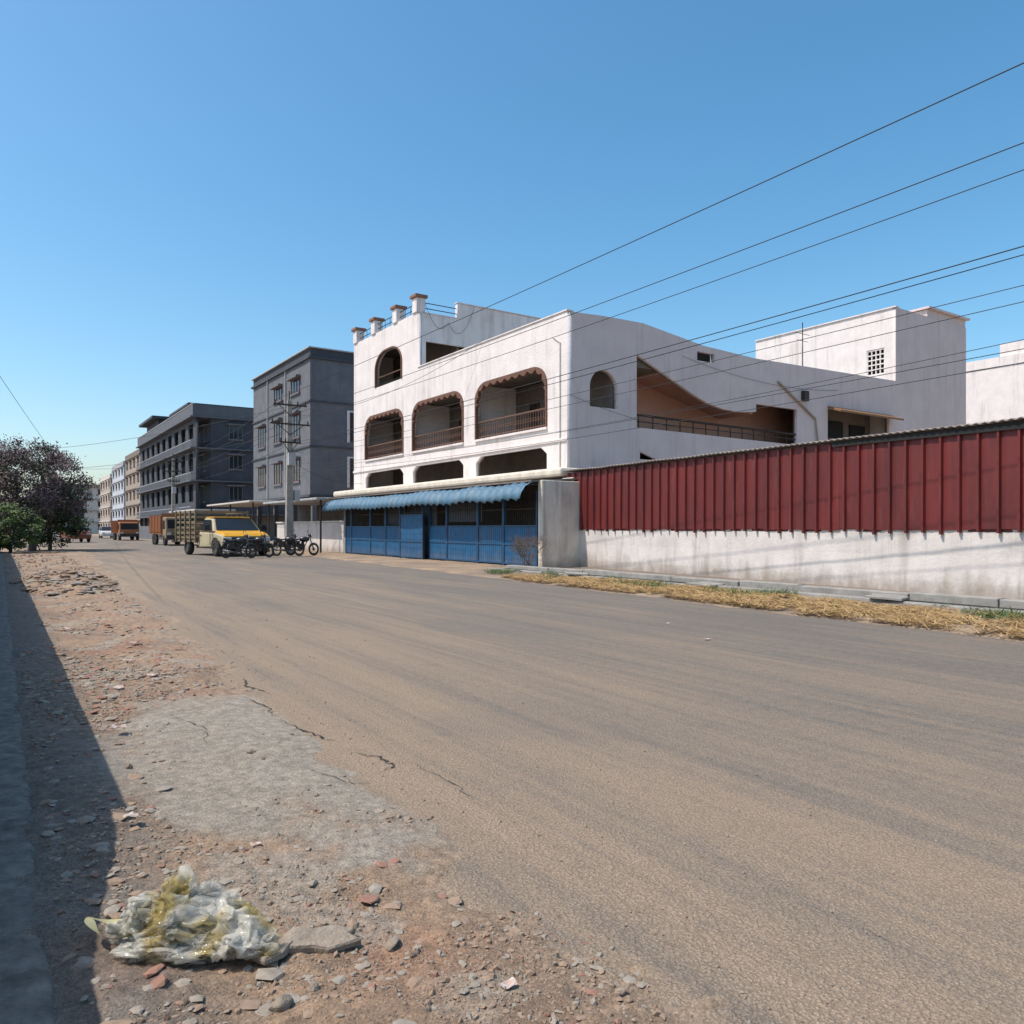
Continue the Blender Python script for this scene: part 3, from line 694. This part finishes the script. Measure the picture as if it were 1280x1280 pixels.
# ---------------------------------------------------------------- farther buildings
def block(name,x0,x1,y0,y1,h,mat,trim_,floors=4,bal=True,win=True):
    e=empty(name,(x0,y0,0)); MB().box(x0,x1,y0,y1,0,h).obj('walls',mat,e)
    m=MB(); fh=h/floors
    if win:
        for f in range(1,floors+1): m.box(x0-.9 if bal else x0-.25,x1+.1,y0-.3,y1+.1,f*fh-.2,f*fh)
    m.box(x0-.1,x0+.15,y0,y1,h,h+.9); m.box(x0+.15,x1,y0-.1,y0+.15,h,h+.9)
    m.obj('slabs',trim_,e)
    if not win: return e
    fr,gl,tr=MB(),MB(),MB()
    for f in range(floors):
        n_=max(1,int((y1-y0)/5))
        for i in range(n_): a=y0+(y1-y0)*(i+.3)/n_; windows(fr,gl,tr,'x',x0,a,a+1.9,f*fh+1.3,f*fh+fh-.7,mull=1)
        n_=max(1,int((x1-x0)/5))
        for i in range(n_): a=x0+(x1-x0)*(i+.3)/n_; windows(fr,gl,tr,'y',y0,a,a+1.9,f*fh+1.3,f*fh+fh-.7,mull=1)
    fr.obj('frames',WFRAME,e); gl.obj('panes',GLASS,e); tr.obj('sunshades',trim_,e); return e
block('tan_apartment_building',22.0,36,158,178,15.8,TAN,simple('tan_dark',(.2,.16,.13),(.15,.12,.1),1,.85),5,False)
block('white_apartment_building',22.4,36,184,204,15.4,simple('bluish_white',(.50,.52,.56),(.42,.44,.48),1,.85),LGREY,5,False)
block('beige_apartment_building',22.4,36,208,230,14.0,simple('dull_beige',(.42,.35,.29),(.34,.28,.23),1,.85),PALE,4,False)
block('pale_apartment_building',12,40,262,285,14.0,PALE,simple('pale_trim',(.38,.28,.22),(.3,.22,.18),1,.85),4)
block('ochre_apartment_building',-12,11,275,295,10,TAN,PALE,3)
e=block('white_house',80,100,10,60,17.3,WHITE,WHITE,4,False,False)
MB().box(80.1,86,10.2,34.5,18.2,19.4).obj('stair_tower',WHITE,e)
C=empty('boundary_wall',(19.3,56,0))
m=MB(); m.box(19.2,19.45,47.6,63.5,-.05,2.1); m.box(19.1,19.55,47.6,63.5,2.1,2.2); m.obj('wall_run',WHITE2,C)
m=MB(); 
for z in (.3,1.1,1.9): m.box(19.0,19.03,66,81,z,z+.06)
for i in range(80): m.box(19.0,19.03,66+i*.19,66.03+i*.19,.1,2.0)
m.obj('gate_bars',IRON,C)
m=MB(); m.box(19.2,19.45,84,104,-.05,2.2); m.box(19.2,19.45,108,200,-.05,2.0); m.obj('far_wall_run',GREY,C)
for y0,y1,z in ((49.5,62,3.6),(66,82,3.9),(88,103,3.6)):
    e=empty('porch_canopy',(18.5,y0,0)); m=MB(); m.box(17.6,22.0,y0,y1,z,z+.16); m.obj('slab',LGREY if y0<60 else PALE,e,bevel=.03)
    m=MB()
    for a in (y0+.3,(y0+y1)/2,y1-.3): m.tube((18.0,a,0),(18.0,a,z),.07,n=8)
    m.obj('posts',IRON,e)
# ---------------------------------------------------------------- utility pole + wires
def pole(x,y,h,name='utility_pole'):
    e=empty(name,(x,y,0)); m=MB(); 
    m.prism([(x-.26,y-.2),(x+.26,y-.2),(x+.26,y+.2),(x-.26,y+.2)],-.1,h,'z')
    for i in range(4,8): v=m.v[i]; m.v[i]=(x+(v[0]-x)*.55,y+(v[1]-y)*.55,v[2])
    m.obj('post',CONC,e,bevel=.03)
    m=MB()
    for z,l in ((h-.35,1.1),(h-1.6,1.3),(h-2.8,.7)):
        m.box(x-l,x+l,y-.26,y-.17,z-.05,z+.05)
        m.tube((x-l*.7,y-.2,z),(x,y-.2,z-.7),.03,n=4); m.tube((x+l*.7,y-.2,z),(x,y-.2,z-.7),.03,n=4)
    m.tube((x,y,h),(x,y,h+.6),.04,n=6)
    m.obj('crossarms',IRON,e)
    m=MB()
    for z,l in ((h-.35,1.1),(h-1.6,1.3),(h-2.8,.7)):
        for s_ in (-.9,-.45,.45,.9): m.tube((x+l*s_,y-.215,z+.05),(x+l*s_,y-.215,z+.28),.06,.04,n=8)
    m.obj('insulators',IRON,e)
    m=MB(); m.box(x-.22,x+.22,y-.62,y-.28,h-4.3,h-3.5); m.box(x+.3,x+.65,y-.2,y+.2,h-6.6,h-5.9); m.obj('fuse_box',LGREY,e)
pole(15.8,49.6,10.1); pole(15.8,-9,10.2); pole(17.6,100,10.2); pole(-1.6,90,9.5)
WIRE=simple('wire',(.02,.02,.022),(.03,.03,.03),3,.7,bst=0)
def wires(name,lst):
    e=empty(name,lst[0][0]); m=MB()
    for a,b,sag,r in lst:
        a=Vector(a);b=Vector(b);N=28;prev=None
        for i in range(N+1):
            t=i/N; p=a.lerp(b,t)-Vector((0,0,4*sag*t*(1-t)))
            if prev is not None: m.tube(prev,p,r,n=5,cap=False)
            prev=p
    m.obj('cables',WIRE,e,smooth=True,recalc=False)
L=[]
for dx,z1,z2,sg,r in ((-.9,10.05,10.0,.2,.013),(.3,9.2,9.2,.25,.012),(-.5,8.5,8.5,.45,.010),(.4,7.35,7.35,.35,.013),(.5,7.2,7.3,.42,.011),(0,6.6,6.5,.4,.008),(.1,6.4,6.3,.5,.008),(.2,5.5,5.4,.45,.008),(.1,5.3,5.2,.55,.008),(.3,5.9,6.0,.9,.007)):
    L.append(((15.8+dx,49.5,z1),(15.8+dx,-9,z2),sg,r))
wires('power_lines',L)
L=[]
for dx,z in ((-.9,9.8),(.3,9.8),(-.5,8.6),(.5,8.6),(0,7.2)): L.append(((15.8+dx,49.6,z),(17.6+dx,100,z),.6,.014))
L+=[((15.8,49.6,9.7),(-1.6,90,9.0),.7,.014),((15.8,49.6,8.0),(-1.6,90,7.5),1.0,.014),((15.8,49.6,6.6),(22.3,66,6.5),.8,.012),((15.8,49.6,6.2),(22.3,53,5.0),.5,.012),((15.8,49.6,7),(22.3,60,9.5),.9,.012),
 ((8,110,7.5),(-3,22,10.6),.5,.012),((-1.6,90,8),(17.6,100,9.5),.6,.014),((17.6,100,9),(22,106,9),.3,.014)]
wires('street_cables',L)
wires('service_cables',[((22.25,36,12.1),(15.8,49.6,9.0),.9,.012),((22.8,43.8,16.2),(24.5,43.8,15.2),.9,.012),((24.5,43.8,15.2),(26.5,43.8,16.6),1.2,.012),((22.3,28.2,8.0),(30,28.3,7.0),.25,.01),((30,28.3,10.8),(44,28.3,10.4),.5,.01)])

# ---------------------------------------------------------------- vehicles
def place(e,loc,rz,sc=(1,1,1)):
    e.location=loc; e.rotation_euler=(0,0,rz); e.scale=sc
def mkparent(name): return empty(name,(0,0,0))
def wheel(t,h,x,y,r,w_):
    t.torus((x,y,r),r-w_*.45,w_*.5,'x',24,10)
    h.tube((x-w_*.28,y,r),(x+w_*.28,y,r),r*.58,n=16)
def shell(pts):
    mb=MB(); n=len(pts)
    for s_ in (-1,1):
        for p in pts: mb.v.append((s_*p[2],p[0],p[1]))
    for i in range(n): mb.f.append((i,(i+1)%n,n+(i+1)%n,n+i))
    mb.f.append(tuple(range(n))); mb.f.append(tuple(n+i for i in reversed(range(n)))); return mb
def pickup(name,loc,rz,top,lower,cargo,sc):
    e=mkparent(name)
    shell([(-2.45,.42,.80),(-2.52,.75,.84),(-2.38,.95,.84),(-1.45,1.07,.86),(.25,1.10,.88),(.25,.38,.88)]).obj('body',lower,e,bevel=.06)
    shell([(-2.47,.90,.79),(-2.30,1.03,.77),(-1.47,1.16,.79),(-1.40,1.05,.80)]).obj('bonnet',top,e,bevel=.03)
    shell([(-1.5,1.11,.84),(-.85,1.70,.70),(.1,1.74,.70),(.25,1.11,.85)]).obj('cabin',lower,e,bevel=.05)
    MB().box(-.66,.66,-.80,.08,1.735,1.79).obj('roof_panel',top,e,bevel=.02)
    g=MB(); a=Vector((0,-1.47,1.16));bb=Vector((0,-.90,1.68)); n_=Vector((0,-.61,.57)).normalized()*.03
    g.v+=[(-.76,a.y+n_.y,a.z+n_.z),(.76,a.y+n_.y,a.z+n_.z),(.64,bb.y+n_.y,bb.z+n_.z),(-.64,bb.y+n_.y,bb.z+n_.z)]; g.f.append((0,1,2,3))
    for s_ in (-1,1):
        k=len(g.v); g.v+=[(s_*.868,-1.25,1.17),(s_*.868,.10,1.17),(s_*.74,.0,1.66),(s_*.74,-.80,1.66)]; g.f.append((k,k+1,k+2,k+3))
    g.obj('windows',GLASS,e,recalc=False)
    m=MB(); m.box(-.86,.86,-2.62,-2.46,.36,.58); m.box(-.55,.55,-2.545,-2.515,.62,.86); m.box(-.5,.5,-1.9,1.9,.32,.44); m.obj('bumper_grille',BLK,e,bevel=.03)
    m=MB(); m.box(-.3,.3,-2.64,-2.625,.42,.54); m.obj('number_plate',WHP,e)
    m=MB(); m.box(-.8,-.56,-2.55,-2.5,.66,.86); m.box(.56,.8,-2.55,-2.5,.66,.86); m.obj('headlamps',LAMP,e,bevel=.03)
    m=MB()
    for s_ in (-1,1):
        m.box(s_*1.02-.09,s_*1.02+.09,-1.3,-1.24,1.15,1.4); m.tube((s_*.85,-1.25,1.15),(s_*1.0,-1.27,1.2),.02,n=4)
        m.box(s_*.885-.004,s_*.885+.004,-1.15,-1.12,.5,1.1); m.box(s_*.885-.004,s_*.885+.004,.1,.13,.5,1.1); m.box(s_*.885-.01,s_*.885+.01,-.1,.05,.92,.96)
        for yy in (-1.75,): m.prism([(yy+.46*math.cos(q*math.pi/8),.40+.46*math.sin(q*math.pi/8)) for q in range(9)],s_*.875,s_*.895)
    m.obj('mirrors_door_lines',BLK,e)
    t,h=MB(),MB()
    for yy in (-1.75,1.7):
        for s_ in (-1,1): wheel(t,h,s_*.80,yy,.36,.22)
    t.obj('tyres',TYRE,e,smooth=True); h.obj('hubs',CHROME,e)
    m=MB(); m.box(-.92,.92,.35,2.9,.62,.72)
    for z in (.78,1.0,1.25,1.5,1.75,1.98):
        for s_ in (-1,1): m.box(s_*.92-.02,s_*.92+.02,.35,2.9,z,z+.10)
        m.box(-.9,.9,.33,.37,z,z+.1); m.box(-.9,.9,2.88,2.92,z,z+.1)
    for s_ in (-1,1):
        for yy in (.36,1.0,1.65,2.3,2.89): m.box(s_*.96-.025,s_*.96+.025,yy-.03,yy+.03,.6,2.1)
    m.obj('cargo_cage',cargo,e)
    m=MB(); m.box(-.7,.7,.6,2.6,.73,1.5); m.obj('load',WOODC,e,bevel=.1)
    place(e,loc,rz,sc)
pickup('pickup_truck',(11.75,49.6,0),.16,YEL,CREAMP,simple('cage_tan',(.22,.17,.10),(.13,.10,.065),4,.7),(1.75,1.30,1.33))
def lorry(name,loc,rz,col,sc):
    e=mkparent(name)
    m=MB(); m.prism([(-3.4,.6),(-3.45,1.3),(-3.3,2.35),(-2.0,2.4),(-2.0,.6)],-1.05,1.05,'x'); m.obj('cab',col,e,bevel=.08)
    g=MB(); g.box(-.9,.9,-3.47,-3.36,1.45,2.15)
    for s_ in (-1,1): g.box(s_*1.055-.01,s_*1.055+.01,-3.1,-2.2,1.4,2.1)
    g.obj('windows',GLASS,e)
    m=MB(); m.box(-1.12,1.12,-1.85,3.4,.95,1.1)
    for s_ in (-1,1):
        m.box(s_*1.12-.03,s_*1.12+.03,-1.85,3.4,1.1,2.5)
        for i in range(8): m.box(s_*1.18-.04,s_*1.18+.04,-1.85+i*.74,-1.75+i*.74,1.0,2.6)
    m.box(-1.1,1.1,-1.86,-1.8,1.1,2.7); m.box(-1.1,1.1,3.36,3.42,1.1,2.5); m.obj('cargo_body',ORG,e)
    m=MB(); m.box(-1.0,1.0,-3.55,-3.4,.5,.85); m.box(-.4,.4,-3,3.3,.6,.94); m.obj('chassis',BLK,e)
    m=MB(); m.box(-.95,-.65,-3.58,-3.5,.9,1.1); m.box(.65,.95,-3.58,-3.5,.9,1.1); m.obj('headlamps',LAMP,e)
    t,h=MB(),MB()
    for yy in (-2.7,1.5,2.5):
        for s_ in (-1,1): wheel(t,h,s_*.95,yy,.48,.28)
    t.obj('tyres',TYRE,e,smooth=True); h.obj('hubs',IRON,e); place(e,loc,rz,sc)
lorry('cargo_truck',(14.2,82,0),0,simple('truck_tan',(.28,.19,.11),(.2,.14,.09),3,.6),(1.1,1.2,1.15))
lorry('cargo_truck',(14.6,118,0),0,ORG,(1.15,1.1,1.05))
def car(name,loc,rz,col,sc):
    e=mkparent(name)
    shell([(-2,.3,.78),(-2.05,.6,.82),(-1.9,.82,.82),(-1.0,.95,.84),(1.3,1.0,.84),(1.95,.9,.82),(2.02,.5,.8),(1.95,.3,.78)]).obj('body',col,e,bevel=.07)
    shell([(-1.0,.93,.8),(-.35,1.42,.64),(1.0,1.45,.64),(1.55,.97,.8)]).obj('cabin',GLASS,e,bevel=.04)
    MB().box(-.62,.62,-.3,1.0,1.44,1.49).obj('roof',col,e,bevel=.02)
    t,h=MB(),MB()
    for yy in (-1.25,1.25):
        for s_ in (-1,1): wheel(t,h,s_*.74,yy,.31,.2)
    t.obj('tyres',TYRE,e,smooth=True); h.obj('hubs',CHROME,e)
    m=MB(); m.box(-.75,-.45,-2.06,-2.0,.6,.75); m.box(.45,.75,-2.06,-2.0,.6,.75); m.obj('headlamps',LAMP,e); place(e,loc,rz,sc)
car('parked_car',(7.4,103,0),.2,simple('rust_car',(.20,.06,.03),(.14,.04,.025),3,.5),(1.4,1.1,1.5)); car('parked_car',(5.4,120,0),0,WHP,(1.1,1.1,1.3)); car('parked_car',(14.5,140,0),0,WHP,(1.1,1.1,1.3))
def moto_parts():
    t=MB(); 
    for x in (-.62,.66): t.torus((x,0,.30),.25,.05,'y',22,8)
    sp=MB()
    for x in (-.62,.66):
        sp.tube((x,-.05,.30),(x,.05,.30),.07,n=10)
        for i in range(8):
            a=i*math.pi/4; sp.tube((x,0,.3),(x+.22*math.cos(a),0,.3+.22*math.sin(a)),.008,n=4,cap=False)
        sp.torus((x,0,.30),.205,.010,'y',20,5)
    for s_ in (-.07,.07): sp.tube((.66,s_,.30),(.42,s_,.92),.022,n=6); sp.tube((-.62,s_*1.6,.30),(-.42,s_*1.6,.66),.022,n=6)
    sp.tube((.0,-.13,.26),(-.75,-.16,.34),.045,n=8); sp.tube((.38,-.33,.98),(.38,.33,.98),.014,n=6)
    for s_ in (-1,1): sp.tube((.38,s_*.22,.98),(.34,s_*.28,1.14),.008,n=4)
    fr_=MB(); fr_.tube((.42,0,.86),(.1,0,.35),.025,n=6); fr_.tube((.42,0,.86),(-.3,0,.62),.025,n=6); fr_.tube((-.3,0,.62),(-.1,0,.3),.022,n=6); fr_.tube((-.1,0,.3),(-.62,0,.3),.02,n=6); fr_.tube((.1,0,.35),(-.1,0,.28),.02,n=6)
    fr_.box(-.12,.16,-.13,.13,.27,.5); fr_.box(-.03,.13,-.09,.09,.5,.64); fr_.box(-.45,-.12,-.15,.15,.42,.68)
    fr_.tube((.02,.1,.25),(.08,.28,.02),.012,n=4)
    for s_ in (-1,1): fr_.ell((.34,s_*.28,1.16),(.02,.06,.035),8,5); fr_.tube((.40,s_*.25,.98),(.38,s_*.36,.98),.02,n=6)
    b=MB(); b.ell((.14,0,.76),(.29,.14,.13)); b.ell((-.5,0,.66),(.26,.10,.09)); b.ell((.46,0,.93),(.09,.09,.10))
    for i in range(9):
        for cx,a0,a1 in ((.66,.4,2.4),(-.62,.7,2.9)):
            a=a0+(a1-a0)*i/9; c=a0+(a1-a0)*(i+1)/9; k=len(b.v)
            for q in (a,c):
                for s_ in (-.06,.06): b.v.append((cx+.33*math.cos(q),s_,.3+.33*math.sin(q)))
            b.f.append((k,k+1,k+3,k+2))
    s=MB(); s.prism([(-.15,.74),(-.1,.80),(-.35,.78),(-.7,.86),(-.72,.80),(-.4,.70)],-.12,.12,'y')
    l=MB(); l.ell((.545,0,.93),(.03,.075,.08),10,6); l.box(-.80,-.76,-.06,.06,.66,.72)
    return [('tyres',t,TYRE,True,0),('spokes_forks',sp,simple('dull_steel',(.16,.16,.16),(.08,.08,.08),10,.45,metal=.7,bst=0),True,0),('engine_frame',fr_,IRON,False,0),('bodywork',b,None,True,0),('seat',s,TYRE,False,.02),('lamps',l,LAMP,True,0)]
parts=moto_parts(); meshes={}
for nm,mb,mt,smt,bv in parts:
    me=bpy.data.meshes.new(nm); me.from_pydata([tuple(v) for v in mb.v],[],mb.f); me.update()
    if smt: me.polygons.foreach_set('use_smooth',[True]*len(me.polygons))
    meshes[nm]=(me,mt)
def moto(loc,rz,col,sc=(1.05,1.05,1.3)):
    e=mkparent('motorcycle')
    for nm,(me,mt) in meshes.items():
        m2=me.copy(); m2.materials.append(mt or col); link(nm,m2,e)
    e.location=loc; e.rotation_euler=(.1,0,rz); e.scale=sc
for (x,y,rz,c) in ((10.9,43.1,-.45,BLK),(12.1,43.8,-.6,BLK),(14.2,44.9,-.6,BLK),(15.2,45.3,-.4,BLK)):
    moto((x,y,.03),rz,c)
# ---------------------------------------------------------------- trees
def tree(name,c,h,rad,cols,nclump,nleaf,bark,zlow=.35,ls=.3):
    e=empty(name,c); t=MB(); c=Vector(c); tips=[]
    def br(p,d,l,r,dep):
        q=p+d*l; t.tube(p,q,r,r*.68,n=7,cap=False); tips.append(q)
        if dep==0: return
        for _ in range(3 if dep>1 else 4):
            dd=(d+Vector((U(-1,1),U(-1,1),U(-.3,.6)))*.75).normalized(); br(q,dd,l*U(.6,.85),r*.62,dep-1)
    br(c,Vector((.05,.03,1)).normalized(),h*.28,h*.035,4)
    t.obj('trunk',bark,e,smooth=True,recalc=False)
    mbs=[MB() for _ in cols]
    for i in range(nclump):
        while 1:
            p=Vector((U(-1,1),U(-1,1),U(-1,1)))
            if .35<p.length<1.0: break
        p=c+Vector((p.x*rad,p.y*rad,h*(zlow+1)/2+p.z*h*(1-zlow)/2)); s=rad*U(.10,.26); mb=mbs[i%len(mbs)]
        for k in range(nleaf):
            q=p+Vector((random.gauss(0,1),random.gauss(0,1),random.gauss(0,.7)))*s*.5
            a=Vector((U(-1,1),U(-1,1),U(-1,1))).normalized(); b=a.orthogonal().normalized(); l=ls*U(.5,1.1); n0=len(mb.v)
            mb.v+=[tuple(q-a*l*.5),tuple(q+b*l*.28),tuple(q+a*l*.5),tuple(q-b*l*.28)]; mb.f.append((n0,n0+1,n0+2,n0+3))
    for i,(mb,cl) in enumerate(zip(mbs,cols)): mb.obj('leaves_%d'%i,cl,e,recalc=False)
BARK=simple('bark',(.12,.09,.07),(.08,.06,.045),8,.9)
def leaf(n,c): return simple(n,c,tuple(v*.55 for v in c),1.5,.7,bst=0)
LP=leaf('leaf_mauve',(.15,.10,.10)); LP2=leaf('leaf_brown',(.10,.07,.055)); LG=leaf('leaf_green',(.10,.15,.03)); LG2=leaf('leaf_dark_green',(.035,.055,.02)); LP3=leaf('leaf_pink',(.22,.15,.155))
tree('flowering_tree',(2.0,66,0),8.2,3.9,[LP,LP2,LG2,LP3],200,120,BARK,.20,.22)
tree('green_tree',(3.2,68,0),4.4,2.6,[LG,LG2,LG],120,85,BARK,.08,.26)
tree('green_tree',(.6,60,0),3.4,1.9,[LG2,LG,LG],90,90,BARK,.05,.22)
tree('green_tree',(-2.5,84,0),8.5,4.0,[LG2,LG,LP2],90,80,BARK,.2,.3)
tree('green_tree',(4.5,140,0),6,4,[LG2,LG],60,60,BARK,.15,.5)
tree('green_tree',(8,235,0),7,6,[LG2,LG],60,60,BARK,.15,.8)
# ---------------------------------------------------------------- camera, sun, sky
cam=bpy.data.cameras.new('camera'); co=bpy.data.objects.new('camera',cam); scn.collection.objects.link(co)
co.location=(0,0,1.7); co.rotation_euler=(math.radians(90),0,math.radians(-34)); cam.sensor_width=36; cam.lens=26.72; cam.shift_y=.0156; cam.clip_start=.05; cam.clip_end=5000
scn.camera=co
S_=Vector((-.50,.15,.85)).normalized()
sun=bpy.data.lights.new('sun','SUN'); sun.energy=4.5; sun.angle=math.radians(.5); sun.color=(1,.93,.84)
so=bpy.data.objects.new('sun',sun); scn.collection.objects.link(so); so.rotation_euler=S_.to_track_quat('Z','Y').to_euler(); so.location=(-10,5,30)
wd=bpy.data.worlds.new('World'); scn.world=wd; wd.use_nodes=True; nt=wd.node_tree
sk=nt.nodes.new('ShaderNodeTexSky'); sk.sky_type='NISHITA'; sk.sun_disc=False; sk.sun_elevation=math.asin(S_.z); sk.sun_rotation=math.atan2(S_.x,S_.y)
sk.air_density=1.05; sk.dust_density=1.6; sk.ozone_density=2.4
hs=nt.nodes.new('ShaderNodeHueSaturation'); hs.inputs['Hue'].default_value=.487; hs.inputs['Saturation'].default_value=1.27; hs.inputs['Value'].default_value=1.5
nt.links.new(sk.outputs[0],hs.inputs['Color'])
bg=nt.nodes['Background']; nt.links.new(hs.outputs[0],bg.inputs[0]); bg.inputs[1].default_value=.13
scn.view_settings.view_transform='Standard'; scn.view_settings.look='None'; scn.view_settings.exposure=0
